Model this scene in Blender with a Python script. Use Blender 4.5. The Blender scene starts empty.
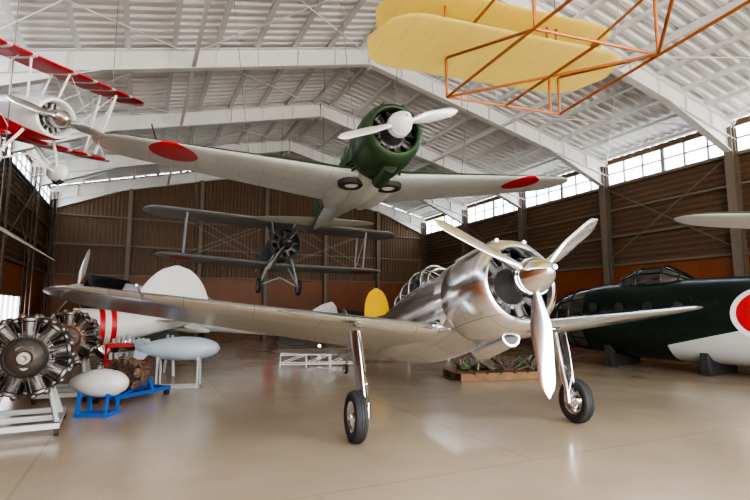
import bpy, bmesh, math, random
from mathutils import Vector, Matrix, Euler
random.seed(4)
scene=bpy.context.scene
COL=scene.collection
rad=math.radians

# ------------------------------------------------------------ materials
def new_mat(name):
    m=bpy.data.materials.new(name); m.use_nodes=True
    return m, m.node_tree, m.node_tree.nodes["Principled BSDF"]
def N(nt,t,**k):
    n=nt.nodes.new(t)
    for a,b in k.items(): setattr(n,a,b)
    return n
def mth(nt,op,a,b=None):
    n=N(nt,"ShaderNodeMath",operation=op)
    for i,x in enumerate((a,b)):
        if x is None: continue
        if isinstance(x,(int,float)): n.inputs[i].default_value=x
        else: nt.links.new(x,n.inputs[i])
    return n.outputs[0]
def c4(c): return (c[0],c[1],c[2],1)
def paint(name,col,rough=.5,metal=0.,var=.08,nscale=2.5,bump=0.,bscale=25,coat=0.):
    m,nt,b=new_mat(name)
    tc=N(nt,"ShaderNodeTexCoord"); no=N(nt,"ShaderNodeTexNoise")
    no.inputs["Scale"].default_value=nscale; no.inputs["Detail"].default_value=5
    nt.links.new(tc.outputs["Object"],no.inputs["Vector"])
    mx=N(nt,"ShaderNodeMix",data_type='RGBA')
    nt.links.new(no.outputs["Fac"],mx.inputs[0])
    mx.inputs[6].default_value=c4([max(0,x*(1-var*2)) for x in col])
    mx.inputs[7].default_value=c4([min(1,x*(1+var*2)) for x in col])
    nt.links.new(mx.outputs[2],b.inputs["Base Color"])
    b.inputs["Roughness"].default_value=rough; b.inputs["Metallic"].default_value=metal
    b.inputs["Coat Weight"].default_value=coat
    if bump:
        n2=N(nt,"ShaderNodeTexNoise"); n2.inputs["Scale"].default_value=bscale; n2.inputs["Detail"].default_value=4
        nt.links.new(tc.outputs["Object"],n2.inputs["Vector"])
        bp=N(nt,"ShaderNodeBump"); bp.inputs["Strength"].default_value=bump; bp.inputs["Distance"].default_value=.02
        nt.links.new(n2.outputs["Fac"],bp.inputs["Height"]); nt.links.new(bp.outputs[0],b.inputs["Normal"])
    return m
def overlay(m,fac,col):
    nt=m.node_tree; b=nt.nodes["Principled BSDF"]
    src=b.inputs["Base Color"].links[0].from_socket
    mx=N(nt,"ShaderNodeMix",data_type='RGBA')
    nt.links.new(fac,mx.inputs[0]); nt.links.new(src,mx.inputs[6]); mx.inputs[7].default_value=c4(col)
    nt.links.new(mx.outputs[2],b.inputs["Base Color"])
def sep(m,out="Object"):
    nt=m.node_tree; tc=N(nt,"ShaderNodeTexCoord"); s=N(nt,"ShaderNodeSeparateXYZ")
    nt.links.new(tc.outputs[out],s.inputs[0]); return s.outputs
def disc(m,ax,c,r,col,absx=True):
    nt=m.node_tree; s=sep(m)
    u=s[ax[0]]
    if absx: u=mth(nt,'ABSOLUTE',u)
    u=mth(nt,'SUBTRACT',u,c[0]); v=mth(nt,'SUBTRACT',s[ax[1]],c[1])
    d=mth(nt,'ADD',mth(nt,'MULTIPLY',u,u),mth(nt,'MULTIPLY',v,v))
    overlay(m,mth(nt,'LESS_THAN',d,r*r),col)
def topcol(m,col,thr=.0):
    nt=m.node_tree; s=sep(m,"Normal")
    overlay(m,mth(nt,'GREATER_THAN',s[2],thr),col)
def band(m,ax,lo,hi,col):
    nt=m.node_tree; s=sep(m)
    overlay(m,mth(nt,'MULTIPLY',mth(nt,'GREATER_THAN',s[ax],lo),mth(nt,'LESS_THAN',s[ax],hi)),col)
def panels(m,ax,w,h,dark=.45,c1=1.0,c2=.86,mort=.006):
    nt=m.node_tree; b=nt.nodes["Principled BSDF"]; s=sep(m)
    cb=N(nt,"ShaderNodeCombineXYZ"); nt.links.new(s[ax[0]],cb.inputs[0]); nt.links.new(s[ax[1]],cb.inputs[1])
    br=N(nt,"ShaderNodeTexBrick"); nt.links.new(cb.outputs[0],br.inputs["Vector"])
    br.inputs["Scale"].default_value=1; br.inputs["Brick Width"].default_value=w; br.inputs["Row Height"].default_value=h
    br.inputs["Mortar Size"].default_value=mort; br.inputs["Mortar Smooth"].default_value=.3
    br.inputs["Color1"].default_value=(c1,c1,c1,1); br.inputs["Color2"].default_value=(c2,c2,c2,1); br.inputs["Mortar"].default_value=(dark,dark,dark,1)
    src=b.inputs["Base Color"].links[0].from_socket
    mx=N(nt,"ShaderNodeMix",data_type='RGBA',blend_type='MULTIPLY'); mx.inputs[0].default_value=1
    nt.links.new(src,mx.inputs[6]); nt.links.new(br.outputs["Color"],mx.inputs[7]); nt.links.new(mx.outputs[2],b.inputs["Base Color"])
    return br
def alu(name,ax,w,h):
    m=paint(name,(.87,.87,.87),.2,1.,.015,3)
    br=panels(m,ax,w,h,.45,1.,.9,.004)
    nt=m.node_tree; b=nt.nodes["Principled BSDF"]
    tc=N(nt,"ShaderNodeTexCoord"); no=N(nt,"ShaderNodeTexNoise"); no.inputs["Scale"].default_value=1.3; no.inputs["Detail"].default_value=2
    nt.links.new(tc.outputs["Object"],no.inputs["Vector"])
    mr=N(nt,"ShaderNodeMapRange"); mr.inputs[1].default_value=.3; mr.inputs[2].default_value=.7; mr.inputs[3].default_value=.15; mr.inputs[4].default_value=.26
    nt.links.new(no.outputs["Fac"],mr.inputs[0]); nt.links.new(mr.outputs[0],b.inputs["Roughness"])
    bp=N(nt,"ShaderNodeBump"); bp.inputs["Strength"].default_value=.1; bp.inputs["Distance"].default_value=.05
    nt.links.new(no.outputs["Fac"],bp.inputs["Height"]); nt.links.new(bp.outputs[0],b.inputs["Normal"])
    return m
def glass(name,tint=(.8,.88,.9),op=.25):
    m=bpy.data.materials.new(name); m.use_nodes=True; nt=m.node_tree
    for n in list(nt.nodes): nt.nodes.remove(n)
    o=N(nt,"ShaderNodeOutputMaterial"); t=N(nt,"ShaderNodeBsdfTransparent"); g=N(nt,"ShaderNodeBsdfGlossy")
    t.inputs[0].default_value=c4(tint); g.inputs["Roughness"].default_value=.08
    mx=N(nt,"ShaderNodeMixShader"); mx.inputs[0].default_value=op
    nt.links.new(t.outputs[0],mx.inputs[1]); nt.links.new(g.outputs[0],mx.inputs[2]); nt.links.new(mx.outputs[0],o.inputs[0])
    return m

RED=(.55,.025,.03)
M_aluW=alu("aluminium_wing",(0,1),.85,.42)
M_aluF=alu("aluminium_fuselage",(1,2),.8,.4)
M_alu=paint("aluminium_plain",(.78,.78,.77),.25,1.,.05)
M_chrome=paint("polished_metal",(.88,.88,.88),.1,1.,.02)
M_steel=paint("engine_steel",(.32,.31,.30),.42,1.,.15,8)
M_iron=paint("engine_dark",(.09,.085,.08),.45,.7,.2,8)
M_cdark=paint("crankcase_dark",(.13,.13,.135),.42,.7,.12,6)
M_dsteel=paint("engine_dark_steel",(.16,.15,.14),.45,.9,.2,8)
M_case=paint("crankcase_grey",(.42,.42,.42),.45,.7,.1,6)
M_tire=paint("tire_rubber",(.035,.035,.035),.7,0,.15)
M_black=paint("black_paint",(.012,.012,.012),.35,0,.1)
M_blade=paint("propeller_silver",(.66,.66,.65),.35,.4,.04)
M_bladeH=paint("propeller_polished",(.78,.78,.77),.22,.97,.02)
M_glass=glass("canopy_glass")
M_wire=paint("wire_steel",(.2,.2,.2),.5,.5)
M_green=paint("army_green",(.035,.07,.03),.38,0,.15)
M_grayF=paint("fuselage_green_grey",(.52,.54,.50),.45,0,.06); topcol(M_grayF,(.04,.08,.035),-.25)
M_grayW=paint("wing_grey_green_top",(.58,.60,.58),.42,0,.05); panels(M_grayW,(0,1),.9,.5,.7,1,.95,.008); topcol(M_grayW,(.04,.08,.035),.15); disc(M_grayW,(0,1),(4.0,2.25),.46,RED)
M_plainW=paint("wing_pale_grey",(.60,.61,.60),.42,0,.05); topcol(M_plainW,(.04,.085,.035),.3)
M_whiteF=paint("white_grey_fuselage",(.66,.67,.64),.4,0,.05); disc(M_whiteF,(1,2),(6.2,.05),.24,RED,False); band(M_whiteF,1,7.0,7.25,RED)
M_whiteW=paint("white_grey_wing",(.64,.65,.62),.4,0,.05); disc(M_whiteW,(0,1),(4.0,2.25),.5,RED)
M_yel=paint("yellow_paint",(.85,.52,.03),.4,0,.06)
M_trf=paint("trainer_dark_grey",(.05,.06,.055),.4,0,.1)
M_white=paint("white_paint",(.78,.78,.76),.4,0,.04)

# ------------------------------------------------------------ mesh builder
def basis(d):
    d=Vector(d).normalized()
    a=Vector((0,0,1)) if abs(d.z)<.9 else Vector((1,0,0))
    u=d.cross(a).normalized(); return d,u,d.cross(u)
class MB:
    def __init__(s): s.v=[];s.f=[];s.m=[];s.cur=0
    def add(s,vs,fs):
        o=len(s.v); s.v+=[tuple(v) for v in vs]
        for f in fs: s.f.append(tuple(i+o for i in f)); s.m.append(s.cur)
    def loft(s,rings,cap=True,closed=True):
        n=len(rings[0]); vs=[p for r in rings for p in r]; fs=[]
        for i in range(len(rings)-1):
            for j in range(n if closed else n-1):
                k=(j+1)%n; fs.append((i*n+j,i*n+k,(i+1)*n+k,(i+1)*n+j))
        if cap:
            fs.append(tuple(range(n))[::-1]); fs.append(tuple((len(rings)-1)*n+j for j in range(n)))
        s.add(vs,fs)
    def rev(s,prof,o,d,n=24,cap=False):
        d,u,w=basis(d); o=Vector(o)
        s.loft([[o+d*t+(u*math.cos(2*math.pi*j/n)+w*math.sin(2*math.pi*j/n))*max(r,1e-4) for j in range(n)] for t,r in prof],cap)
    def cyl(s,p0,p1,r0,r1=None,n=10):
        p0=Vector(p0);p1=Vector(p1); L=(p1-p0).length
        s.rev([(0,r0),(L,r0 if r1 is None else r1)],p0,p1-p0,n,True)
    def path(s,pts,r,n=8):
        for a,b in zip(pts[:-1],pts[1:]): s.cyl(a,b,r,n=n)
        for p in pts[1:-1]: s.ball(p,(r,r,r),6)
    def ball(s,c,r,n=12):
        if isinstance(r,(int,float)): r=(r,r,r)
        rings=[]
        for i in range(n+1):
            t=math.pi*i/n
            rings.append([(c[0]+r[0]*max(math.sin(t),1e-3)*math.cos(2*math.pi*j/(2*n)),c[1]+r[1]*max(math.sin(t),1e-3)*math.sin(2*math.pi*j/(2*n)),c[2]+r[2]*math.cos(t)) for j in range(2*n)])
        s.loft(rings)
    def box(s,c,sz,R=None):
        vs=[]
        for i in (-.5,.5):
            for j in (-.5,.5):
                for k in (-.5,.5):
                    p=Vector((i*sz[0],j*sz[1],k*sz[2]))
                    if R is not None: p=R@p
                    vs.append(p+Vector(c))
        s.add(vs,[(0,1,3,2),(4,6,7,5),(0,4,5,1),(2,3,7,6),(0,2,6,4),(1,5,7,3)])
    def beam(s,p0,p1,w,h,up=(0,0,1)):
        p0=Vector(p0);p1=Vector(p1);d=(p1-p0).normalized();up=Vector(up)
        x=d.cross(up).normalized(); z=x.cross(d)
        R=Matrix((x,d,z)).transposed()
        s.box((p0+p1)/2,(w,(p1-p0).length,h),R)
    def obj(s,name,mats,parent=None,angle=38,bevel=0):
        me=bpy.data.meshes.new(name); me.from_pydata(s.v,[],s.f); me.update()
        if not isinstance(mats,(list,tuple)): mats=[mats]
        for m in mats: me.materials.append(m)
        me.polygons.foreach_set("material_index",[min(i,len(mats)-1) for i in s.m])
        bm=bmesh.new(); bm.from_mesh(me)
        bmesh.ops.remove_doubles(bm,verts=bm.verts,dist=2e-4)
        bmesh.ops.recalc_face_normals(bm,faces=bm.faces)
        bm.to_mesh(me); bm.free()
        me.polygons.foreach_set("use_smooth",[True]*len(me.polygons))
        me.set_sharp_from_angle(angle=rad(angle))
        o=bpy.data.objects.new(name,me); COL.objects.link(o)
        if parent: o.parent=parent
        if bevel:
            b=o.modifiers.new("bevel","BEVEL"); b.width=bevel; b.segments=2
        return o
def root(name,loc,rot=(0,0,0),sc=1.):
    e=bpy.data.objects.new(name,None); COL.objects.link(e)
    e.location=loc; e.rotation_euler=[rad(a) for a in rot]; e.scale=(sc,sc,sc); e.empty_display_size=.3
    return e
def mat_of(e): return Matrix.LocRotScale(e.location,e.rotation_euler,e.scale)

# ------------------------------------------------------------ airfoil pieces
def foil(chord,tc,n=12,camber=.02):
    pts=[]
    def yt(x): return 5*tc*(.2969*math.sqrt(x)-.126*x-.3516*x*x+.2843*x**3-.1036*x**4)
    xs=[.5*(1-math.cos(math.pi*i/n)) for i in range(n+1)]
    for x in xs: pts.append((x*chord,(yt(x)+camber*4*x*(1-x))*chord))
    for x in xs[-2:0:-1]: pts.append((x*chord,(-yt(x)*.85+camber*4*x*(1-x))*chord))
    return pts
def stations(half,c0,c1,y0,y1,z0,dih,t0,t1,xflat=0.,rt=.1,n=7):
    out=[]; ss=[i/n*(1-rt) for i in range(n+1)]+[1-rt+rt*q for q in (.3,.55,.75,.88,.96,.995)]
    for s in ss:
        x=s*half; c=c0+(c1-c0)*s; yl=y0+(y1-y0)*s; q=max(0,(s-(1-rt))/rt)
        k=math.sqrt(max(0,1-q*q)); cc=c*max(k,.04); yl=yl+(c-cc)*.45
        out.append((x,yl,z0+max(0,x-xflat)*math.tan(rad(dih)),cc,t0+(t1-t0)*s))
    return out
def wing(mb,st,both=True,camber=.02):
    full=[(-a[0],)+a[1:] for a in st[:0:-1]]+st if both else st
    mb.loft([[(x,yl+p[0],z+p[1]) for p in foil(c,t,camber=camber)] for x,yl,z,c,t in full])
def fin(mb,st):  # st: (z,yle,x,chord,t)
    mb.loft([[(x+p[1],yl+p[0],z) for p in foil(c,t,8,0)] for z,yl,x,c,t in st])
def sring(y,w,h,zc,n=28,e=2.2,hb=None):
    r=[]
    for j in range(n):
        t=2*math.pi*j/n; c,s_=math.cos(t),math.sin(t)
        hh=h if s_>=0 or hb is None else hb
        r.append((w*math.copysign(abs(c)**(2/e),c),y,zc+hh*math.copysign(abs(s_)**(2/e),s_)))
    return r
def blade(mb,ang,R,w=.21,y0=0.,r0=.12,n=14,hand=1):
    a=rad(ang); d=Vector((math.cos(a),0,math.sin(a))); t=Vector((-math.sin(a),0,math.cos(a))); Y=Vector((0,1,0))
    rings=[]
    for i in range(n+1):
        s=i/n; r=r0+(R-r0)*s
        wd=w*(.36+.64*min(1,(s/.35))**1.2)*(1-.35*max(0,(s-.45)/.55))
        if s>.85: wd*=math.sqrt(max(.01,1-((s-.85)/.15)**2))
        th=.045*(1-s)**1.3+.012
        if s>.9: th*=.7
        b=rad(58-40*s)*hand; u=t*math.cos(b)+Y*math.sin(b); v=u.cross(d)
        rings.append([Vector((0,y0,0))+d*r+u*(wd/2*math.cos(2*math.pi*j/12))+v*(th*math.sin(2*math.pi*j/12)) for j in range(12)])
    mb.loft(rings)
def radial(mb,o,R=.52,n=9,rows=1,nose=.35,ang0=90,case=0,cyl=1,dark=2):
    o=Vector(o); Y=Vector((0,1,0))
    mb.cur=case
    mb.rev([(-nose,.0),(-nose,.07*R/.5),(-nose*.75,.09*R/.5),(-nose*.6,.16*R/.5),(-nose*.3,.22*R/.5),(-.08,.25*R/.5),(-.07,.3*R/.5),(.12+.2*(rows-1),.3*R/.5),(.2+.2*(rows-1),.24*R/.5),(.4+.2*(rows-1),.2*R/.5),(.4+.2*(rows-1),0)],o,Y,28)
    for k in range(rows):
        for i in range(n):
            a=rad(ang0+360*(i+.5*k)/n); d=Vector((math.cos(a),0,math.sin(a))); t=Vector((-math.sin(a),0,math.cos(a)))
            p=o+Y*(.02+.24*k)
            mb.cur=cyl
            prof=[(R*.5,.085*R/.5)]; nf=9
            for q in range(nf):
                tt=R*(.52+.34*q/nf); prof+=[(tt,.085*R/.5),(tt,.125*R/.5),(tt+R*.015,.125*R/.5),(tt+R*.015,.085*R/.5)]
            prof+=[(R*.87,.13*R/.5),(R*.93,.13*R/.5),(R*.98,.07*R/.5),(R*.98,0)]
            mb.rev(prof,p,d,12)
            mb.cur=case
            for sgn in (-1,1):
                mb.ball(p+d*R*.95+t*sgn*.07*R/.5-Y*.06,(.045*R/.5,)*3,5)
                mb.cyl(p+d*R*.32+t*sgn*.05*R/.5-Y*.1,p+d*R*.92+t*sgn*.075*R/.5-Y*.09,.011*R/.5,n=6)
            mb.cur=dark
            mb.cyl(p+d*R*.85+t*.03+Y*.1,p+d*R*.35+t*.12+Y*.17,.02*R/.5,n=6)
    mb.cur=case

def wheel(mb,c,r,w,ax=(1,0,0),tire=0,hub=1):
    ax=Vector(ax).normalized(); o=Vector(c)-ax*w/2
    mb.cur=tire
    mb.rev([(w*.22,r*.55),(w*.08,r*.68),(0,r*.82),(w*.08,r*.93),(w*.28,r*.99),(w*.36,r),(w*.38,r*.975),(w*.42,r*.975),(w*.44,r),(w*.56,r),(w*.58,r*.975),(w*.62,r*.975),(w*.64,r),(w*.72,r*.99),(w*.92,r*.93),(w,r*.82),(w*.92,r*.68),(w*.78,r*.55)],o,ax,32)
    mb.cur=hub
    mb.rev([(w*.1,0),(w*.1,r*.15),(w*.2,r*.2),(w*.24,r*.5),(w*.12,r*.6),(w*.88,r*.6),(w*.76,r*.5),(w*.8,r*.2),(w*.9,r*.15),(w*.9,0)],o,ax,24)

def ceil_z(x,y):
    a=(x+.2)*.907+(y-15.9)*.422
    return 10.4-abs(a)*2.6/11-.15
def hang(e,pts,r=.007):
    mw=mat_of(e); inv=mw.inverted(); mb=MB()
    for p,off in pts:
        w=mw@Vector(p); t=Vector((w.x+off[0],w.y+off[1],0)); t.z=ceil_z(t.x,t.y)
        mb.cyl(inv@w,inv@t,r/e.scale[0],n=5)
    mb.obj("hanging_wires",M_wire,e)

# ------------------------------------------------------------ single-engined fighter
def fighter(name,loc,rot,MW,MF,MC,MP,MS,gear='down',blades=(35,155,275),R=1.38,sc=1.,wl=0.,wr=0.,wz=-.42,dih=6.5,MFIN=None,spin=1.,eng=None,hand=1):
    e=root(name,loc,rot,sc); MT=MFIN; MFIN=MFIN or MF; eng=eng or M_cdark
    # cowling
    mb=MB()
    mb.rev([(.75,.50),(.5,.475),(.33,.435),(.27,.45),(.255,.475),(.27,.51),(.33,.555),(.45,.595),(.7,.622),(.95,.625),(1.2,.61),(1.22,.60),(1.2,.56)],(0,0,0),(0,1,0),56)
    mb.obj("engine_cowling",MC,e)
    mb=MB()               # cowl flaps
    for i in range(16):
        a=2*math.pi*(i+.5)/16
        da=2*math.pi/16*.485
        rg=[]
        for y,r in ((1.18,.605),(1.4,.615)):
            rg.append([(r*math.cos(a+q),y,r*math.sin(a+q)) for q in (-da,-da/2,0,da/2,da)]+[((r-.015)*math.cos(a+q),y,(r-.015)*math.sin(a+q)) for q in (da,da/2,0,-da/2,-da)])
        mb.loft(rg)
    mb.obj("cowl_flaps",MC,e)
    mb=MB(); radial(mb,(0,.58,0),.46,9,1,.38); mb.cur=2
    mb.rev([(.78,0),(.78,.5)],(0,0,0),(0,1,0),24)
    mb.obj("radial_engine",[eng,M_dsteel,M_black],e)
    mb=MB()
    for s_ in (-1,1): mb.cyl((s_*.2,.35,.55),(s_*.2,1.4,.60),.028,n=10)
    mb.cyl((-.0,.62,-.60),(0,1.35,-.66),.125,.15,n=20)
    mb.cur=1; mb.cyl((0,.61,-.60),(0,.63,-.60),.10,n=20)
    mb.cur=0
    for s_ in (-1,1):
        for k in range(3): mb.cyl((s_*(.45+.03*k),1.3,-.38+.09*k),(s_*(.585+.0*k),1.7,-.42+.1*k),.03,n=8)
    mb.obj("intake_and_exhausts",[MC,M_black],e)
    # fuselage
    mb=MB()
    S=[(1.2,.53,.53,0,.53),(1.32,.54,.54,0,.56),(1.7,.535,.56,0,.62),(2.2,.52,.58,0,.66),(2.8,.49,.58,0,.66),(3.5,.45,.57,.0,.60),(4.2,.40,.52,.02,.5),(5.0,.335,.43,.05,.42),(5.9,.26,.34,.08,.33),(6.8,.19,.26,.1,.25),(7.6,.12,.19,.12,.18),(8.2,.06,.12,.13,.12),(8.5,.01,.04,.14,.04)]
    mb.loft([sring(y,w,h,zc,32,2.15,hb) for y,w,h,zc,hb in S])
    mb.obj("fuselage",MF,e)
    # wing
    mb=MB(); st=stations(5.5,2.35,1.05,1.42,1.95,wz,dih,.15,.09,.5,.12)
    wing(mb,st); mb.obj("main_wing",MW,e,50)
    mb=MB()  # wing root fillets
    for s_ in (-1,1):
        rg=[]
        for y,w,h in ((1.35,.02,.02),(1.6,.12,.12),(2.2,.2,.2),(3.0,.24,.22),(3.7,.2,.18),(4.3,.05,.05)):
            rg.append([(s_*(.42+w*math.cos(q)*1.5),y,wz+.05+h*math.sin(q)) for q in [2*math.pi*j/14 for j in range(14)]])
        mb.loft(rg)
    mb.obj("wing_fillets",MF,e)
    # tail
    mb=MB()
    wing(mb,stations(1.95,1.15,.6,7.15,7.5,.16,1,.09,.07,0,.25),camber=0)
    mb.obj("tailplane",MW if MW is M_aluW else MFIN,e,50)
    mb=MB()
    fs=[]
    for i in range(11):
        s=i/10; c=1.5-.75*s; yl=6.95+.85*s
        if MT is not None and MT is not MF: c=2.1-.5*s; yl=6.5+.35*s
        k=math.sqrt(max(.003,1-max(0,(s-.45)/.55)**2)); fs.append((.1+1.3*s,yl+(c-c*k)*.5,0,c*k,.08))
    fin(mb,fs); mb.obj("tail_fin",MFIN,e,50)
    # canopy
    mb=MB(); mb.cur=0; rg=[]
    cs=[(1.98,.22,.50,.54),(2.25,.27,.50,.76),(2.5,.29,.5,.88),(3.0,.29,.5,.91),(3.45,.26,.5,.84),(3.9,.2,.5,.71),(4.25,.1,.48,.56)]
    for y,w,zb_,zt in cs:
        rg.append([(w*math.cos(math.pi*j/12),y,zb_+(zt-zb_)*math.sin(math.pi*j/12)**.8) for j in range(13)])
    mb.loft(rg,False,False)
    mb.cur=1
    for r in rg: mb.path(r,.010,6)
    for j in (3,9): mb.path([r[j] for r in rg],.008,6)
    for j in (0,12): mb.path([r[j] for r in rg],.015,6)
    mb.cur=2; mb.box((0,3.15,.5),(.3,.08,.5)); mb.ball((0,3.1,.76),(.08,.05,.1),8)
    mb.rev([(0,0),(0,.26)],(0,2.9,.505),(0,0,1),20)
    mb.obj("canopy",[M_glass,MF,M_black],e)
    # propeller
    mb=MB()
    for a in blades: blade(mb,a,R,.23,hand=hand)
    mb.obj("propeller_blades",MP,e)
    mb=MB(); mb.rev([(a*spin if a<0 else a,b_*spin) for a,b_ in [(-.34,0),(-.335,.03),(-.30,.075),(-.24,.125),(-.15,.175),(-.05,.207),(.05,.222),(.14,.225),(.15,.21),(.15,.1),(.3,.1)]],(0,0,0),(0,1,0),40)
    mb.rev([(.0,.214*spin),(.0,.224*spin),(.012,.224*spin),(.012,.216*spin)],(0,0,0),(0,1,0),40)
    mb.cyl((0,-.38*spin,0),(0,-.31*spin,0),.03,n=12)
    mb.obj("spinner",MS,e)
    mb=MB(); xx=-4.3; mb.cyl((xx,1.2,wz+.42),(xx,1.95,wz+.44),.014,n=6); mb.obj("pitot_tube",MC,e)
    # gear
    if gear=='down':
        mb=MB()
        for s_,dz in ((-1,wl),(1,wr)):
            wx=s_*1.70; wc=Vector((wx,1.68,-1.40+dz)); top=Vector((s_*1.62,1.78,wz+.02))
            wheel(mb,wc,.32,.17,(1,0,0),0,1)
            mb.cur=1
            ax=Vector((s_*1.56,1.66,-1.30+dz))
            mb.cyl(top,top.lerp(ax,.55),.062,n=14); mb.cyl(top.lerp(ax,.5),ax,.042,n=14)
            mb.cyl((s_*1.54,1.68,-1.4+dz),(s_*1.80,1.68,-1.4+dz),.035,n=12)
            mb.cyl(ax+Vector((0,0,.06)),(s_*1.56,1.68,-1.42+dz),.055,n=12)
            p=top.lerp(ax,.55); mb.cyl(p+Vector((0,-.05,0)),p+Vector((0,-.17,-.16)),.015,n=6); mb.cyl(p+Vector((0,-.17,-.16)),ax+Vector((0,-.04,.05)),.015,n=6)
            mb.cyl(top+Vector((-s_*.12,.3,.0)),top.lerp(ax,.4),.022,n=8)
            mb.cur=2  # fairing doors
            rg=[]
            for q,w,yy in ((0.,.17,0),(.35,.17,0),(.75,.13,0),(.98,.10,0)):
                p=top.lerp(ax,q)+Vector((s_*.085,0,0))
                rg.append([p+Vector((s_*(.012-.05*abs(v)**2),v*w,0)) for v in (-1,-.5,0,.5,1)]+[p+Vector((s_*(0-.05*abs(v)**2),v*w,0)) for v in (1,.5,0,-.5,-1)])
            mb.loft(rg)
            mb.cur=3; mb.path([top+Vector((0,-.07,0)),top.lerp(ax,.5)+Vector((0,-.08,0)),ax+Vector((0,-.05,0))],.01,6)
        mb.cur=1; mb.cyl((0,7.9,.05),(0,8.05,-.17),.03,n=8)
        wheel(mb,(0,8.07,-.23),.12,.08)
        mb.obj("landing_gear",[M_tire,M_chrome,MC,M_black],e)
    else:
        mb=MB()
        for s_ in (-1,1):
            c=Vector((s_*.42,1.95,wz-.15))
            mb.cur=0; mb.rev([(-.02,.14),(-.045,.17),(-.05,.22),(-.035,.27),(0,.29),(.06,.29)],c,(0,0,1),28)
            mb.cur=1; mb.rev([(-.03,0),(-.038,.07),(-.03,.13),(-.015,.16)],c,(0,0,1),24)
        mb.obj("retracted_wheels",[M_tire,M_white],e)
    return e

hero=fighter("silver_fighter_plane",(1.84,5.77,2.04),(-12,1.2,19),M_aluW,M_aluF,M_aluF,M_bladeH,M_chrome,wl=-.036,wr=.036,wz=-.38,dih=7,blades=(36,154,268),R=1.36,spin=1.0,hand=-1)
h2=fighter("green_hanging_fighter_plane",(.47,8.78,5.03),(-5,0,17.8),M_grayW,M_grayF,M_green,M_blade,M_white,gear='up',blades=(19,199),R=1.25,wz=-.40,dih=6,hand=-1)
hang(h2,[((-2.5,2.5,-.1),(-.6,.3)),((2.5,2.5,-.1),(.6,.3)),((-.4,1.6,.4),(-.5,.2)),((.4,1.6,.4),(.4,.2)),((0,7,.4),(0,.4))])
zero=fighter("white_fighter_plane",(-11.0,18.5,2.37),(-12,0,-75),M_whiteW,M_whiteF,M_black,M_blade,M_white,wz=-.5,sc=1.15,blades=(90,210,330))
tr=fighter("yellow_tailed_trainer_plane",(3.5,23.8,1.65),(-4,0,150),M_trf,M_trf,M_trf,M_blade,M_yel,sc=.9,MFIN=M_yel)
mb=MB()
for s_ in (-1,1):
    for q in (-1,1): mb.cyl((s_*.45,6.6+q*.35,-1.32),(s_*.12,6.6,-.18),.03,n=6)
mb.box((0,6.6,-.17),(.5,.3,.05)); mb.obj("tail_trestle",M_wire,tr)
h3=fighter("grey_hanging_fighter_plane",(9.1,4.3,3.38),(-3,0,-30),M_plainW,M_grayF,M_green,M_blade,M_white,gear='up',blades=(90,210,330),wz=-.5)
hang(h3,[((-2.5,2.5,-.1),(0,.3)),((2.5,2.5,-.1),(0,.3)),((0,7,.4),(0,.4))])

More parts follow.
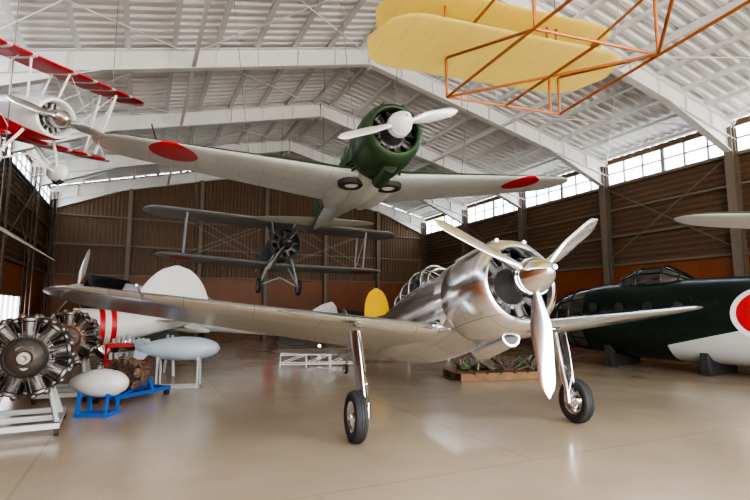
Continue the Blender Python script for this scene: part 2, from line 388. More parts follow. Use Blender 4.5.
# ------------------------------------------------------------ biplanes
def biplane(name,loc,rot,MU,ML,MF,MC,MST,half=5.,halfl=4.4,ch=1.5,zu=.95,zl=-.65,L=6.6,cowled=False,R=1.2,blades=(80,260),sc=1.,MP=M_iron,MFIN=None,pants=False,hand=1):
    e=root(name,loc,rot,sc); MFIN=MFIN or MF
    k=L/6.6; yl=.75*k
    mb=MB(); wing(mb,stations(half,ch,ch*.92,yl-.15,yl-.1,zu,0.5,.11,.1,0,.14)); mb.obj("upper_wing",MU,e,50)
    mb=MB(); wing(mb,stations(halfl,ch*.95,ch*.88,yl+.2,yl+.25,zl,1.5,.11,.1,.3,.14)); mb.obj("lower_wing",ML,e,50)
    mb=MB(); r=.5*k
    S=[(.45*k,.8,.8,0),(.8*k,.95,.95,0),(1.5*k,.95,1.05,0),(2.4*k,.85,1.0,.0),(3.4*k,.65,.8,.05),(4.6*k,.42,.55,.1),(5.8*k,.2,.32,.16),(6.5*k,.04,.12,.2)]
    mb.loft([sring(y,w*r,h*r,zc,24,2.6) for y,w,h,zc in S]); mb.obj("fuselage",MF,e)
    mb=MB()
    if cowled:
        mb.rev([(.5*k,r*.75),(.2*k,r*.72),(.12*k,r*.8),(.14*k,r*.9),(.25*k,r*.98),(.6*k,r*1.02),(.8*k,r)],(0,0,0),(0,1,0),32)
        mb.obj("engine_cowling",MC,e); mb=MB()
        radial(mb,(0,.4*k,0),r*.72,7,1,.25*k); mb.obj("radial_engine",[M_case,M_steel,M_black],e)
    else:
        radial(mb,(0,.35*k,0),r*1.0,9,1,.25*k); mb.cur=3
        mb.rev([(.15*k,r*1.02),(.12*k,r*1.08),(.3*k,r*1.14),(.5*k,r*1.08),(.5*k,r*1.02)],(0,0,0),(0,1,0),32)
        mb.obj("radial_engine",[M_cdark,M_dsteel,M_black,MC],e)
    mb=MB()
    for s_ in (-1,1):
        for xx in (halfl*.78,):
            mb.cyl((s_*xx,yl+.1,zu-.02),(s_*xx,yl+.4,zl+.1),.035*k,n=8); mb.cyl((s_*xx,yl+ch*.65,zu-.02),(s_*xx,yl+ch*.8,zl+.1),.035*k,n=8)
            mb.cyl((s_*xx,yl+.1,zu-.05),(s_*xx,yl+ch*.8,zl+.1),.02*k,n=6)
        for yy in (0,ch*.6): mb.cyl((s_*.45*k,yl+yy,zu),(s_*.3*k,yl+yy+.1,.35*k),.028*k,n=8)
        for yy in (.15,ch*.7):
            mb.cyl((s_*.4,yl+yy,zl+.1),(s_*halfl*.78,yl+yy,zu-.05),.006,n=5); mb.cyl((s_*.45,yl+yy,zu-.02),(s_*halfl*.78,yl+yy,zl+.1),.006,n=5)
    mb.obj("wing_struts",MST,e)
    mb=MB(); wing(mb,stations(1.5*k,1.1*k,.7*k,5.4*k,5.7*k,.2,0,.07,.07,0,.3),camber=0)
    fs=[]
    for i in range(9):
        s=i/8; c=(1.15-.45*s)*k; kk=math.sqrt(max(.003,1-max(0,(s-.4)/.6)**2)); fs.append((.2+1.0*k*s,5.5*k+.35*k*s+(c-c*kk)*.5,0,c*kk,.07))
    fin(mb,fs); mb.obj("tail_surfaces",MFIN,e,50)
    mb=MB()
    gz=-1.5*k if not pants else -1.2*k
    for s_ in (-1,1):
        if pants:
            mb.cur=2; mb.ball((s_*.75*k,1.0*k,gz+.06),(.11,.42*k,.19),10)
        wheel(mb,(s_*.75*k,.95*k,gz),(.3 if not pants else .24)*k,.13*k)
        mb.cur=1
        mb.cyl((s_*.75*k,.95*k,gz),(s_*.3*k,.7*k,-.3*k),.035*k,n=8); mb.cyl((s_*.75*k,.95*k,gz),(s_*.3*k,1.7*k,-.4*k),.03*k,n=8); mb.cyl((s_*.75*k,.95*k,gz),(0,.95*k,gz+.35*k),.025*k,n=8)
    mb.cyl((0,6.2*k,.1),(0,6.4*k,-.15),.03,n=6)
    mb.obj("landing_gear",[M_tire,MST,M_white],e)
    mb=MB()
    for a in blades: blade(mb,a,R,.2*k+.02,r0=.05,hand=hand)
    mb.obj("propeller_blades",MP,e)
    mb=MB(); mb.rev([(-.32*k,0),(-.28*k,.07*k),(-.14*k,.17*k),(.03*k,.21*k),(.1*k,.21*k),(.1*k,.05*k),(.35*k,.05*k)],(0,0,0),(0,1,0),24); mb.obj("spinner",MP,e)
    mb=MB(); mb.cur=0
    for yy in (2.3*k,3.2*k): mb.ball((0,yy,.42*k),(.2*k,.28*k,.13*k),10)
    mb.cur=1
    for yy in (1.95*k,2.85*k): mb.add([(-.22*k,yy,.4*k),(.22*k,yy,.4*k),(.15*k,yy+.12,.66*k),(-.15*k,yy+.12,.66*k)],[(0,1,2,3)])
    mb.obj("cockpits",[M_black,M_glass],e)
    return e
M_dgU=paint("biplane_upper_grey",(.34,.35,.35),.45,0,.06)
M_dgW=paint("biplane_grey_wing",(.25,.26,.255),.5,0,.08); disc(M_dgW,(0,1),(3.5,1.6),.42,RED)
M_dg=paint("biplane_dark_grey",(.12,.125,.12),.45,0,.1)
b1=biplane("grey_hanging_biplane",(-3.2,18.0,4.08),(-4,2.6,23),M_dgU,M_dgW,M_dg,M_dg,M_dgU,MP=M_dsteel,blades=(60,240),MFIN=M_dg,ch=1.7,half=4.9,zu=.96)
hang(b1,[((-3,1.5,.95),(-.5,0)),((3,1.5,.95),(.5,0)),((0,1.5,.95),(0,.3)),((0,6,.6),(0,.3))])
M_pw=paint("aerobatic_wing_red",(.55,.02,.03),.35,0,.04)
nt=M_pw.node_tree; s=sep(M_pw); w_=mth(nt,'FRACT',mth(nt,'MULTIPLY',mth(nt,'ABSOLUTE',s[0]),2.6)); overlay(M_pw,mth(nt,'GREATER_THAN',w_,.80),(.75,.75,.73))
M_pf=paint("aerobatic_fuselage",(.78,.78,.76),.3,0,.03)
nt=M_pf.node_tree; s=sep(M_pf); overlay(M_pf,mth(nt,'LESS_THAN',mth(nt,'ADD',s[2],mth(nt,'MULTIPLY',s[1],-.25)),-.36),(.55,.02,.03))
b2=biplane("red_white_aerobatic_biplane",(-5.3,8.1,4.85),(11,0,64),M_pw,M_pw,M_pf,M_pf,M_white,half=2.0,halfl=1.7,ch=.92,zu=.95,zl=-.38,L=4.9,cowled=True,R=.85,blades=(176,356),MP=M_alu,pants=True,hand=-1)
hang(b2,[((-1.4,.9,.97),(0,0)),((1.4,.9,.97),(0,0)),((0,4.2,.4),(0,0))])

# ------------------------------------------------------------ yellow tail frame aircraft
M_fab=paint("yellow_fabric",(.96,.79,.25),.6,0,.02)
panels(M_fab,(0,1),.33,4,.92,1,1,.01)
M_tube=paint("copper_brown_tube",(.34,.12,.035),.4,.2,.1)
e=root("yellow_fabric_glider",(1.55,5.95,4.8),(0,0,18.5))
def plate(mb,c,half,ch):
    out=[]
    for i in range(25):
        s=-1+2*i/24; k=math.sqrt(max(.002,1-max(0,(abs(s)-.72)/.28)**2)); cc=ch*k
        out.append((c[0]+s*half,c[1]-cc/2,c[2],cc,.035))
    mb.loft([[(x,yl+p[0],z+p[1]) for p in foil(cc,t)] for x,yl,z,cc,t in out])
mb=MB(); plate(mb,(0,.05,0),1.70,1.25); plate(mb,(.32,.55,.72),1.75,1.2); mb.obj("wing_panels",M_fab,e,50)
mb=MB(); T=.017
zb=-.5
for p,q in [((-.6,.25,zb),(1.1,.25,zb)),((-.6,.25,zb),(-.6,.25,.85)),((1.1,.25,zb),(1.1,.25,.85)),((-.6,.25,zb),(-.35,-4.5,zb)),((1.1,.25,zb),(.9,-4.5,zb)),
            ((-.6,.25,.05),(-.35,-4.5,.6)),((1.1,.25,.05),(.9,-4.5,.6)),((-.5,-1.4,zb),(1.02,-1.4,zb)),((-.5,-1.4,zb),(-.5,-1.4,.3)),((1.02,-1.4,zb),(1.02,-1.4,.3)),((-.6,.25,zb),(1.02,-1.4,zb)),
            ((-.6,.25,.02),(-.5,-1.4,zb)),((1.1,.25,.02),(1.02,-1.4,zb)),((1.02,-1.4,zb),(-.42,-3,zb)),((-.42,-3,zb),(.95,-3,zb)),((-.5,-1.4,.3),(1.02,-1.4,.3)),((.95,.25,zb),(.95,.25,.8)),((.25,.25,zb),(.27,-1.4,zb))]:
    mb.cyl(p,q,T,n=8)
mb.obj("tube_frame",M_tube,e)
hang(e,[((-.6,.25,.85),(0,0)),((1.1,.25,.85),(0,0)),((.3,-3,.5),(0,0))])
mb=MB(); plate(mb,(1.9,-3.2,.62),3.2,1.5); mb.obj("forward_wing",M_fab,e,50)

# ------------------------------------------------------------ bomber fuselage
M_bf=paint("bomber_green",(.010,.020,.015),.25,0,.15); 
nt=M_bf.node_tree; s=sep(M_bf); overlay(M_bf,mth(nt,'MULTIPLY',mth(nt,'LESS_THAN',s[2],mth(nt,'SUBTRACT',-.15,mth(nt,'MULTIPLY',mth(nt,'MAXIMUM',mth(nt,'SUBTRACT',6.4,s[1]),0),.25))),mth(nt,'GREATER_THAN',s[1],4.4)),(.55,.57,.55))
disc(M_bf,(1,2),(6.6,.2),.62,(.78,.78,.78),False); disc(M_bf,(1,2),(6.6,.2),.5,RED,False)
e=root("green_bomber_fuselage",(6.08,17.6,1.38),(0,0,-146.5))
mb=MB()
S=[(1.9,.98,1.0,0),(2.5,1.06,1.08,0),(4,1.14,1.12,0),(8,1.14,1.12,0),(11,.95,1.0,.05),(14,.45,.6,.2),(15,.1,.2,.3)]
mb.loft([sring(y,w,h,zc,40,2.05) for y,w,h,zc in S]); mb.obj("fuselage",M_bf,e)
mb=MB(); S=[(0,.08,.08,-.1),(.1,.35,.35,-.1),(.4,.6,.6,-.08),(.9,.8,.82,-.04),(1.4,.92,.94,0),(1.9,.98,1.0,0)]
rg=[sring(y,w,h,zc,20,2.05) for y,w,h,zc in S]; mb.loft(rg,False); mb.cur=1
for r in rg[1:]: mb.path(r+[r[0]],.022,5)
for j in range(0,20,2): mb.path([r[j] for r in rg],.018,5)
M_gd=glass("bomber_nose_glass",(.35,.4,.4),.3)
mb.obj("glazed_nose",[M_gd,M_bf],e)
mb=MB(); rg=[]
for y,w,zt in ((2.7,.35,.98),(2.95,.5,1.28),(3.4,.52,1.5),(4.1,.5,1.52),(4.5,.35,1.3),(4.8,.15,1.1)):
    rg.append([(w*math.cos(math.pi*j/12),y,.95+(zt-.95)*math.sin(math.pi*j/12)**.7) for j in range(13)])
mb.loft(rg,False,False); mb.cur=1
for r in rg: mb.path(r,.022,5)
for j in (0,2,4,8,10,12): mb.path([r[j] for r in rg],.02,5)
mb.obj("cockpit_canopy",[M_gd,M_bf],e)
mb=MB()
for y in (2.6,5.2,7.8,10.4):
    mb.box((0,y,-1.2),(1.5,.25,.35)); mb.box((-.65,y,-1.0),(.3,.2,.5)); mb.box((.65,y,-1.0),(.3,.2,.5))
mb.obj("support_cradles",paint("cradle_steel",(.05,.05,.05),.5,.3),e,bevel=.01)
mb=MB()
for k in range(4): mb.rev([(0,.0),(0,.12),(.02,.14),(.03,.12),(.02,0)],(1.08,2.4+k*.8,.35),(1,0,0),18)
for k in range(5):   # side glazing frames along nose
    mb.path([(1.0+.02*k,2.1+.45*k,-.1),(1.04+.02*k,2.1+.45*k,.15)],.015,5)
mb.obj("side_windows",M_iron,e)

# ------------------------------------------------------------ engines & stands on the left
M_rust=paint("rusty_engine",(.2,.115,.08),.6,.4,.25,9)
def engine_display(name,loc,yaw,R,mats,standmat,rows=2,zc=None):
    e=root(name,loc,(0,0,yaw))
    zc=zc if zc else R+.35
    mb=MB(); radial(mb,(0,0,zc),R,9,rows,.3*R/.5)
    mb.cur=0
    mb.rev([(.28+.2*(rows-1),R*.45),(.3+.2*(rows-1),R*.62),(.42+.2*(rows-1),R*.62),(.46+.2*(rows-1),R*.3)],(0,0,zc),(0,1,0),24)
    for i in range(9):  # intake pipes
        a=rad(110+40*i); mb.cyl((R*.55*math.cos(a),.45,zc+R*.55*math.sin(a)),(R*.9*math.cos(a-.15),.1,zc+R*.9*math.sin(a-.15)),.04*R/.5,n=8)
    mb.cur=2
    for i in range(18):  # ignition leads and ring
        a=rad(10+20*i); mb.cyl((R*.45*math.cos(a),-.16,zc+R*.45*math.sin(a)),(R*.85*math.cos(a+.06),-.06,zc+R*.85*math.sin(a+.06)),.009,n=5)
    mb.rev([(-.17,R*.42),(-.19,R*.45),(-.17,R*.48),(-.15,R*.45),(-.17,R*.42)],(0,0,zc),(0,1,0),28)
    # exhaust collector ring and stubs, magnetos
    mb.cur=3; yy=.16+.2*(rows-1); q=R*.07
    mb.rev([(yy+q*math.cos(t),R*.86+q*math.sin(t)) for t in [math.pi*2*i/8 for i in range(9)]],(0,0,zc),(0,1,0),36)
    for i in range(9):
        a=rad(90+40*i); mb.cyl((R*.86*math.cos(a),yy,zc+R*.86*math.sin(a)),(R*.8*math.cos(a+.1),.05,zc+R*.8*math.sin(a+.1)),R*.06,n=8)
    mb.cur=0
    for a in (60,120,270): mb.cyl((R*.2*math.cos(rad(a)),-.22,zc+R*.2*math.sin(rad(a))),(R*.26*math.cos(rad(a)),-.08,zc+R*.26*math.sin(rad(a))),R*.1,n=12)
    mb.cyl((0,-.3*R/.5-.15,zc),(0,-.2,zc),.035,n=12)
    mb.obj("radial_engine",mats+[M_rust],e)
    mb=MB(); w=R*.95
    for s_ in (-1,1):
        mb.box((s_*w*.8,.25,.14),(.07,1.3,.07)); 
        mb.beam((s_*w*.8,.45,.14),(s_*w*.35,.5,zc-R*.35),.06,.06)
        mb.beam((s_*w*.8,-.3,.14),(s_*w*.35,.42,zc-R*.35),.05,.05)
    for yy in (-.38,.25,.88): mb.box((0,yy,.14),(w*1.7,.07,.07))
    mb.box((0,.52,zc-R*.35),(w*.9,.06,.08))
    mb.cur=1
    for s_ in (-1,1):
        for yy in (-.33,.83): 
            mb.cyl((s_*w*.8-.025,yy,.055),(s_*w*.8+.025,yy,.055),.055,n=14)
            mb.box((s_*w*.8,yy,.095),(.07,.07,.04))
    mb.obj("stand",[standmat,M_tire],e)
    return e
M_blue=paint("blue_paint",(.02,.10,.38),.4,0,.08)
M_rgrey=paint("aged_engine_grey",(.26,.19,.15),.5,.6,.25,9)
M_eng1=paint("engine_brown_grey",(.19,.165,.145),.42,.75,.25,7)
M_wst=paint("stand_grey",(.42,.43,.43),.45,.1)
engine_display("radial_engine_display",(-4.75,6.95,0),28,.56,[M_eng1,M_dsteel,M_iron],M_wst,2,zc=1.02)
engine_display("radial_engine_display",(-5.75,9.5,0),20,.52,[M_rgrey,M_dsteel,M_rust],M_wst,2,zc=1.12)
engine_display("rusty_engine_display",(-4.6,9.35,0),-20,.34,[M_rust,M_rgrey,M_iron],M_blue,1,zc=.46)

def tank(name,loc,rot,L,r,mat,z,standmat,fins=False):
    e=root(name,loc,rot); mb=MB()
    prof=[(0,0)]+[(L*t,r*math.sin(math.pi*t**.8)**.6) for t in [i/24 for i in range(1,24)]]+[(L,0)]
    mb.rev(prof,(0,-L/2,z),(0,1,0),32)
    if fins:
        for a in (45,135,225,315):
            d=Vector((math.cos(rad(a)),0,math.sin(rad(a)))); p=Vector((0,L*.3,z)); q=Vector((-d.z,0,d.x))*.008
            poly=[p+d*.02,p+d*r*1.1+Vector((0,.15*L/2,0)),p+d*r*1.1+Vector((0,.4*L/2,0)),p+Vector((0,.4*L/2,0))]
            mb.loft([[v+q for v in poly],[v-q for v in poly]])
    mb.obj("tank_body",mat,e)
    mb=MB()
    for y in (-L*.25,L*.22):
        for s_ in (-1,1):
            mb.beam((s_*r*.7,y,0.03),(s_*r*.55,y,z-r*.6),.04,.04)
        mb.box((0,y,.03),(r*1.7,.06,.06)); mb.box((0,y,z-r*.8),(r*1.2,.06,.05))
    for s_ in (-1,1): mb.box((s_*r*.7,0,.03),(.04,L*.5,.04))
    mb.obj("stand",standmat,e); return e
M_tankw=paint("tank_white",(.5,.5,.48),.4,0,.14)
M_tankb=paint("tank_pale_blue",(.38,.45,.5),.35,0,.06)
tank("drop_tank",(-4.4,8.15,0),(0,0,85),1.0,.22,M_tankw,.5,M_blue)
tank("drop_tank",(-4.25,11.0,0),(0,0,100),1.75,.26,M_tankb,.82,M_wst,True)
# tool cart
M_cart=paint("cart_red",(.45,.03,.025),.4,0,.1)
e=root("red_tool_cart",(-5.5,11.3,0),(0,0,15)); mb=MB()
for z,h in ((.2,.06),(.55,.06),(.88,.08)): mb.box((0,0,z),(.8,.5,h))
for x in (-.38,.38):
    for y in (-.23,.23): mb.box((x,y,.5),(.04,.04,.8))
mb.cur=1
for x in (-.35,.35):
    for y in (-.2,.2): mb.cyl((x-.02,y,.06),(x+.02,y,.06),.06,n=12)
mb.cur=2
for k in range(7): mb.box((-.3+.1*k,random.uniform(-.1,.1),.65),(.07,.2,.14)); mb.cyl((-.3+.1*k,0,.92),(-.3+.1*k,.05,1.0+random.random()*.12),.035,n=8)
mb.obj("cart_body",[M_cart,M_tire,M_wst],e)
# tail section (white) with rounded fin behind the wing
e=root("white_tail_section",(-7.05,11.8,0),(0,0,-52))
mb=MB(); mb.loft([sring(y,w,h,zc,24,2.1) for y,w,h,zc in ((0,.42,.5,1.2),(.8,.36,.42,1.25),(1.8,.25,.3,1.35),(2.6,.14,.2,1.45),(3.1,.04,.08,1.5))])
M_ts=paint("tail_white",(.64,.65,.62),.4,0,.05); band(M_ts,1,.5,.62,RED); band(M_ts,1,.75,.87,RED)
fs=[]
for i in range(15):
    s=i/14; c=2.0-.4*s; kk=math.sqrt(max(.003,1-max(0,(s-.25)/.75)**2)); fs.append((1.4+1.42*s,1.2+.3*s+(c-c*kk)*.5,0,c*kk,.08))
fin(mb,fs); mb.obj("tail_cone_and_fin",M_ts,e,50)
mb=MB(); wing(mb,stations(1.25,1.0,.6,1.7,1.95,1.4,0,.08,.07,0,.25),camber=0); mb.obj("tailplane",M_ts,e,50)
mb=MB()
for y in (.3,2.2):
    for s_ in (-1,1): mb.beam((s_*.4,y,0),(s_*.2,y,1.0),.06,.06)
    mb.box((0,y,.55),(.7,.06,.06))
mb.obj("trestle",M_wst,e)
# metal trestle frame
M_fr=paint("frame_steel",(.32,.32,.32),.4,.6)
e=root("metal_frame_rack",(-1.7,15.2,0),(0,0,10)); mb=MB()
for x in (-1.1,-.35,.35,1.1):
    for y in (-.25,.25): mb.box((x,y,.18),(.03,.03,.36))
    mb.box((x,0,.35),(.03,.54,.03))
for y in (-.25,.25):
    for z in (.08,.35): mb.box((0,y,z),(2.24,.03,.03))
    for a,b in ((-1.1,-.35),(-.35,.35),(.35,1.1)): mb.beam((a,y,.08),(b,y,.35),.02,.02)
mb.obj("frame",M_fr,e)
# pallet with salvaged parts
M_wood=paint("pallet_wood",(.2,.115,.06),.7,0,.2,6)
M_moss=paint("green_parts",(.08,.13,.05),.7,0,.3,9)
e=root("pallet_of_aircraft_parts",(3.0,12.6,0),(0,0,15)); mb=MB()
for k in range(7): mb.box((-1.05+k*.35,0,.17),(.3,1.1,.03))
for y in (-.5,0,.5): mb.box((0,y,.08),(2.4,.1,.15))
mb.obj("pallet",M_wood,e)
mb=MB()
for k in range(46):
    x,y=random.uniform(-1,1),random.uniform(-.4,.4); mb.cur=random.choice((0,1,2,2))
    a=Vector((x,y,.21)); b=a+Vector((random.uniform(-.35,.35),random.uniform(-.2,.2),random.uniform(.03,.32)))
    mb.cyl(a,b,random.uniform(.012,.04),random.uniform(.01,.03),8)
for k in range(4): mb.cur=k%3; mb.rev([(0,0),(0,.12),(.05,.14),(.1,.12),(.1,.05),(.14,.05),(.14,0)],(-.8+k*.5,.1,.2),(0,.3,1),16)
mb.obj("parts",[M_moss,M_rust,M_dsteel],e)

# glider wing at far left
M_gw=paint("glider_wing_grey",(.3,.29,.25),.5,0,.08)
e=root("hanging_glider_wing",(-5.75,8.9,2.5),(0,24,60))
mb=MB(); st=[(x,-.1-.12*x,.0,.14+.42*x,.1) for x in (0.02,.3,.8,1.5,2.3,2.7)]
mb.loft([[(-x,yl+p[0],z+p[1]+.4*p[0]) for p in foil(c,t)] for x,yl,z,c,t in st]); 
o=mb.obj("wing",M_gw,e,50)
hang(e,[((-1,0,.04),(0,0)),((-2.4,0,.08),(0,0))])

# ------------------------------------------------------------ building
BL=(-.2,15.9,0); BR=24.95
def bobj(mb,name,mats,angle=30):
    o=mb.obj(name,mats,None,angle); o.location=BL; o.rotation_euler=(0,0,rad(BR)); return o
EZ,RZ,HW=7.8,10.4,11.0; B0,B1=-20.,15.
M_roof=paint("roof_sheet_white",(.82,.82,.82),.5,.0,.03,1)
M_beam=paint("beam_white",(.72,.72,.71),.45,0,.04,1)
M_col=paint("column_brown_grey",(.19,.15,.115),.5,0,.08)
M_sid=paint("siding_brown",(.15,.09,.052),.5,.1,.06,.8)
M_ply=paint("plywood_orange",(.27,.08,.022),.45,0,.12,1.2); panels(M_ply,(1,2),1.8,.9,.6,1,.9,.01)
M_ply2=paint("plywood_orange_back",(.23,.076,.026),.45,0,.12,1.2); panels(M_ply2,(0,2),1.8,.9,.6,1,.9,.01)
M_frame=paint("window_frame",(.3,.3,.3),.4,.5)
# floor
m,nt,b=new_mat("polished_concrete")
tc=N(nt,"ShaderNodeTexCoord"); n1=N(nt,"ShaderNodeTexNoise"); n1.inputs["Scale"].default_value=.35; n1.inputs["Detail"].default_value=8; n1.inputs["Roughness"].default_value=.6
nt.links.new(tc.outputs["Object"],n1.inputs["Vector"])
cr=N(nt,"ShaderNodeValToRGB"); cr.color_ramp.elements[0].position=.3; cr.color_ramp.elements[0].color=(.37,.30,.215,1); cr.color_ramp.elements[1].position=.7; cr.color_ramp.elements[1].color=(.49,.41,.31,1)
nt.links.new(n1.outputs["Fac"],cr.inputs[0]); nt.links.new(cr.outputs[0],b.inputs["Base Color"])
n2=N(nt,"ShaderNodeTexNoise"); n2.inputs["Scale"].default_value=.8; n2.inputs["Detail"].default_value=4; nt.links.new(tc.outputs["Object"],n2.inputs["Vector"])
mr=N(nt,"ShaderNodeMapRange"); mr.inputs[1].default_value=.3; mr.inputs[2].default_value=.7; mr.inputs[3].default_value=.13; mr.inputs[4].default_value=.24; nt.links.new(n2.outputs["Fac"],mr.inputs[0]); nt.links.new(mr.outputs[0],b.inputs["Roughness"])
b.inputs["IOR"].default_value=1.5
M_floor=m; panels(M_floor,(0,1),5,5,.86,1,.98,.02)
mb=MB(); mb.box((0,(B0+B1)/2-3,-.1),(2*HW+.4,B1-B0+6.4,.2)); bobj(mb,"floor",M_floor)
def corr(mb,o,u,v,U,V,nrm,pitch,dep):
    o=Vector(o);u=Vector(u);v=Vector(v);nrm=Vector(nrm); n=int(U/pitch); pts=[]
    for i in range(n):
        for q,d in ((0,0),(.35,0),(.5,dep),(.85,dep)): pts.append((min(U,(i+q)*U/n),d))
    pts.append((U,0))
    A=[o+u*t+nrm*d for t,d in pts]; Bq=[p+v*V for p in A]; mb.loft([A,Bq],False,False)
# ceiling
mb=MB(); sl=math.hypot(HW,RZ-EZ)
for s_ in (-1,1):
    v=Vector((s_*HW,0,EZ-RZ))/sl; corr(mb,(0,B0,RZ+.12),(0,1,0),v,B1-B0,sl+.1,Vector((s_*(RZ-EZ),0,HW))/sl,.35,.05)
mb.box((0,(B0+B1)/2,RZ+.17),(.5,B1-B0,.06))
bobj(mb,"ceiling",M_roof)
# rafters / purlins
mb=MB()
def ibeam(p0,p1,h,w=.2,up=(0,0,1)):
    p0=Vector(p0);p1=Vector(p1);d=(p1-p0).normalized();x=d.cross(Vector(up)).normalized();z=x.cross(d)
    mb.beam(p0,p1,.02,h,up); mb.beam(p0+z*h/2,p1+z*h/2,w,.03,up); mb.beam(p0-z*h/2,p1-z*h/2,w,.03,up)
for bb in range(-20,20,5):
    b_=bb if bb<15 else 14.85
    for s_ in (-1,1):
        ibeam((0,b_,RZ-.32),(s_*(HW-.05),b_,EZ-.32),.55,.24)
        A=[(s_*(HW-3.2),b_+y,RZ-.6-(HW-3.2)*.2364) for y in (-.015,.015)]; B2=[(s_*(HW-.35),b_+y,EZ-.55) for y in (-.015,.015)]; C2=[(s_*(HW-.35),b_+y,EZ-1.0) for y in (-.015,.015)]
        mb.add([A[0],A[1],B2[0],B2[1],C2[0],C2[1]],[(0,2,4),(1,5,3),(0,4,5,1),(0,1,3,2),(2,3,5,4)])
        mb.beam((s_*(HW-3.2),b_,RZ-.62-(HW-3.2)*.2364),(s_*(HW-.35),b_,EZ-1.01),.24,.03)
        for k in range(1,9): # web stiffeners
            t=k/9; mb.box((s_*HW*t,b_,RZ-.32+(EZ-RZ)*t),(.02,.2,.52))
    mb.box((0,b_,RZ-.4),(.03,.26,.75))
for s_ in (-1,1):
    for k in range(0,10):
        t=(k+.3)/9.6; x=s_*HW*t; z=RZ+(EZ-RZ)*t+.02
        mb.box((x,(B0+B1)/2,z),(.06,B1-B0,.12)); mb.box((x+.05,(B0+B1)/2,z-.06),(.1,B1-B0,.012))
bobj(mb,"trim_roof_beams",M_beam)
mb=MB()
for i,bb in enumerate(range(-20,15,5)):
    for s_ in (-1,1):
        for q in (0,1):
            a0,a1=(.0,.5) if q==0 else (.5,1.)
            P=lambda t,b_: (s_*HW*t,b_,RZ+(EZ-RZ)*t-.1)
            mb.cyl(P(a0+.02,bb),P(a1,bb+5),.018,n=6); mb.cyl(P(a1,bb),P(a0+.02,bb+5),.018,n=6)
bobj(mb,"trim_roof_bracing",M_beam)
mb=MB()
for s_ in (-1,1): mb.beam((s_*5.5,B0,RZ-1.3-.55),(s_*5.5,B1,RZ-1.3-.55),.1,.1)
bobj(mb,"trim_roof_ties",M_beam)
# columns and bracing
mb=MB()
for bb in range(-20,20,5):
    b_=bb if bb<15 else 14.8
    for s_ in (-1,1):
        x=s_*(HW-.22)
        mb.box((x,b_,EZ/2-.1),(.02,.3,EZ-.2)); 
        for q in (-.15,.15): mb.box((x+q,b_,EZ/2-.1),(.025,.28,EZ-.2))
for a in (-7.3,-3.7,0,3.7,7.3):
    h=RZ-abs(a)*.236-.6
    mb.box((a,B1-.2,h/2),(.2,.22,h))
for s_ in (-1,1):
    x=s_*(HW-.16)
    for z in (3.45,4.6,5.7,6.7): mb.box((x,(B0+B1)/2,z),(.1,B1-B0,.08))
    for bb in range(-20,15,5):
        if (bb//5)%2==1:
            mb.cyl((x-s_*.1,bb,3.6),(x-s_*.1,bb+5,6.7),.025,n=6); mb.cyl((x-s_*.1,bb+5,3.6),(x-s_*.1,bb,6.7),.025,n=6)
for z in (3.45,5.0,6.5): mb.box((0,B1-.12,z),(2*HW-.4,.1,.08))
bobj(mb,"trim_steel_columns",M_col)
def side(s_,name,wname,openings=()):
    mb=MB(); x=s_*HW
    mb.cur=1
    cuts=sorted(openings); cur=B0
    for (o0,o1,z0,z1) in cuts+[(B1,B1,0,0)]:
        mb.box((x,(cur+o0)/2,1.7),(.08,o0-cur,3.4))
        if o1>o0:
            if z0>0: mb.box((x,(o0+o1)/2,z0/2),(.08,o1-o0,z0))
            if z1<3.4: mb.box((x,(o0+o1)/2,(z1+3.4)/2),(.08,o1-o0,3.4-z1))
        cur=o1
    mb.cur=0
    corr(mb,(x,B0,3.4),(0,0,1),(0,1,0),3.38,B1-B0,(-s_,0,0),.21,.035)
    mb.box((x+s_*.03,(B0+B1)/2,5.1),(.04,B1-B0,3.4))
    mb.box((x,(B0+B1)/2,EZ-.02),(.1,B1-B0,.2))
    bobj(mb,name,[M_sid,M_ply])
    mb=MB()
    n=int((B1-B0)/.83)
    for i in range(n+1):
        mb.box((x,B0+(B1-B0)*i/n,7.27),(.07,.06 if i%3 else .14,.96))
    for z in (6.8,7.27,7.7): mb.box((x,(B0+B1)/2,z),(.08,B1-B0,.05))
    mb.cur=1; mb.box((x+s_*.02,(B0+B1)/2,7.27),(.01,B1-B0,.9))
    for (o0,o1,z0,z1) in openings:
        mb.cur=0
        for k in range(5): mb.box((x,o0+(o1-o0)*k/4,(z0+z1)/2),(.1,.06,z1-z0))
        for z in (z0,z1): mb.box((x,(o0+o1)/2,z),(.12,o1-o0,.06))
    bobj(mb,wname,[M_frame,M_wg])
M_wg=glass("window_glass",(.88,.92,.97),.06)
side(1,"wall_right","window_1")
side(-1,"wall_left","window_2",[(6.5,9.8,1.1,2.2)])
# back wall
mb=MB(); mb.cur=0
n=110; 
A=[];Bq=[]
for i in range(n):
    for q,d in ((0,0),(.35,0),(.5,.04),(.85,.04)):
        t=-HW+2*HW*(i+q)/n; A.append((t,B1-d,3.4)); Bq.append((t,B1-d,RZ-abs(t)*.2364+.1))
mb.loft([A,Bq],False,False)
mb.cur=1; mb.box((0,B1,1.7),(2*HW,.08,3.4))
bobj(mb,"wall_back",[M_sid,M_ply2])
# front wall with open hangar door
mb=MB()
for s_ in (-1,1): mb.box((s_*(HW-.5),B0,EZ/2),(1.,.1,EZ))
vs=[(-HW,B0,7.2),(HW,B0,7.2),(HW,B0,EZ+.1),(0,B0,RZ+.1),(-HW,B0,EZ+.1)]
mb.add(vs+[(p[0],p[1]-.08,p[2]) for p in vs],[(0,1,2,3,4),(9,8,7,6,5),(0,5,6,1)])
bobj(mb,"wall_front",M_sid)
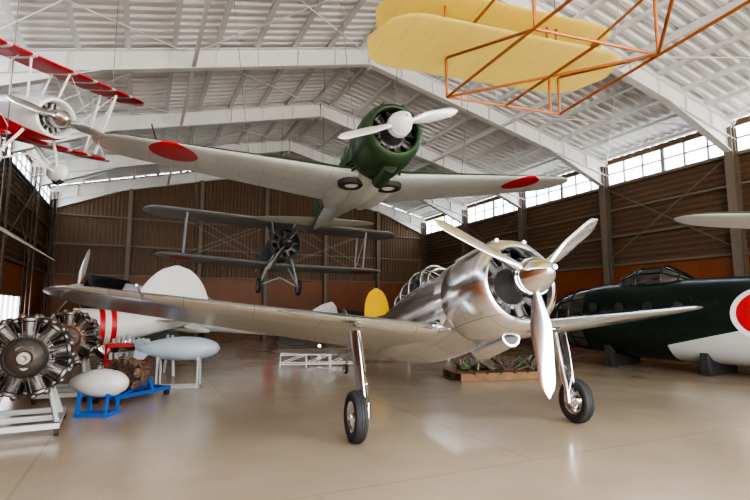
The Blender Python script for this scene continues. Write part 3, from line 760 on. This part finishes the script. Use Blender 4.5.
# low display cabinets along the back wall
mb=MB()
for i,a in enumerate((-8.6,-5.6,-2.4,1.6,4.6)):
    mb.cur=i%2; mb.box((a,B1-.75,.45),(1.9,.6,.9)); mb.cur=2; mb.box((a,B1-.75,.92),(2.0,.7,.05)); mb.box((a,B1-.44,1.2),(1.7,.04,.5))
o=bobj(mb,"display_cabinets",[M_wood,M_trf,M_wst])

# ------------------------------------------------------------ world
w=bpy.data.worlds.new("sky"); scene.world=w; w.use_nodes=True; nt=w.node_tree
bg=nt.nodes["Background"]; tc=N(nt,"ShaderNodeTexCoord"); sx=N(nt,"ShaderNodeSeparateXYZ"); nt.links.new(tc.outputs["Generated"],sx.inputs[0])
cr=N(nt,"ShaderNodeValToRGB"); nt.links.new(mth(nt,'ADD',mth(nt,'MULTIPLY',sx.outputs[2],.5),.5),cr.inputs[0])
el=cr.color_ramp.elements; el[0].position=.0; el[0].color=(.74,.69,.61,1); el[1].position=1; el[1].color=(.70,.79,1,1)
x=el.new(.48); x.color=(.90,.85,.77,1); x=el.new(.52); x.color=(1,.98,.95,1)
nt.links.new(cr.outputs[0],bg.inputs["Color"]); bg.inputs["Strength"].default_value=7.0
def portal(a,b_,z,sx_,sz,rot):
    l=bpy.data.lights.new("door_portal","AREA"); l.shape='RECTANGLE'; l.size=sx_; l.size_y=sz; l.cycles.is_portal=True
    o=bpy.data.objects.new("door_portal",l); COL.objects.link(o)
    c,s_=math.cos(rad(BR)),math.sin(rad(BR))
    o.location=(BL[0]+a*c-b_*s_,BL[1]+a*s_+b_*c,z); o.rotation_euler=(rad(90),0,rad(BR)+rot); return o
portal(0,B0+.1,3.6,2*HW-1,7.2,math.pi)
portal(HW+.05,-2.5,7.25,35,.95,-math.pi/2+math.pi)
portal(-HW-.05,-2.5,7.25,35,.95,-math.pi/2)

# ------------------------------------------------------------ camera
cam=bpy.data.cameras.new("camera"); co=bpy.data.objects.new("camera",cam); COL.objects.link(co)
cam.lens=24; cam.sensor_width=36; co.location=(0,0,1.65); co.rotation_euler=(rad(90+6.84),0,0); cam.clip_end=300
scene.camera=co
scene.view_settings.view_transform='AgX'
scene.view_settings.look='AgX - High Contrast'
scene.view_settings.exposure=0.68
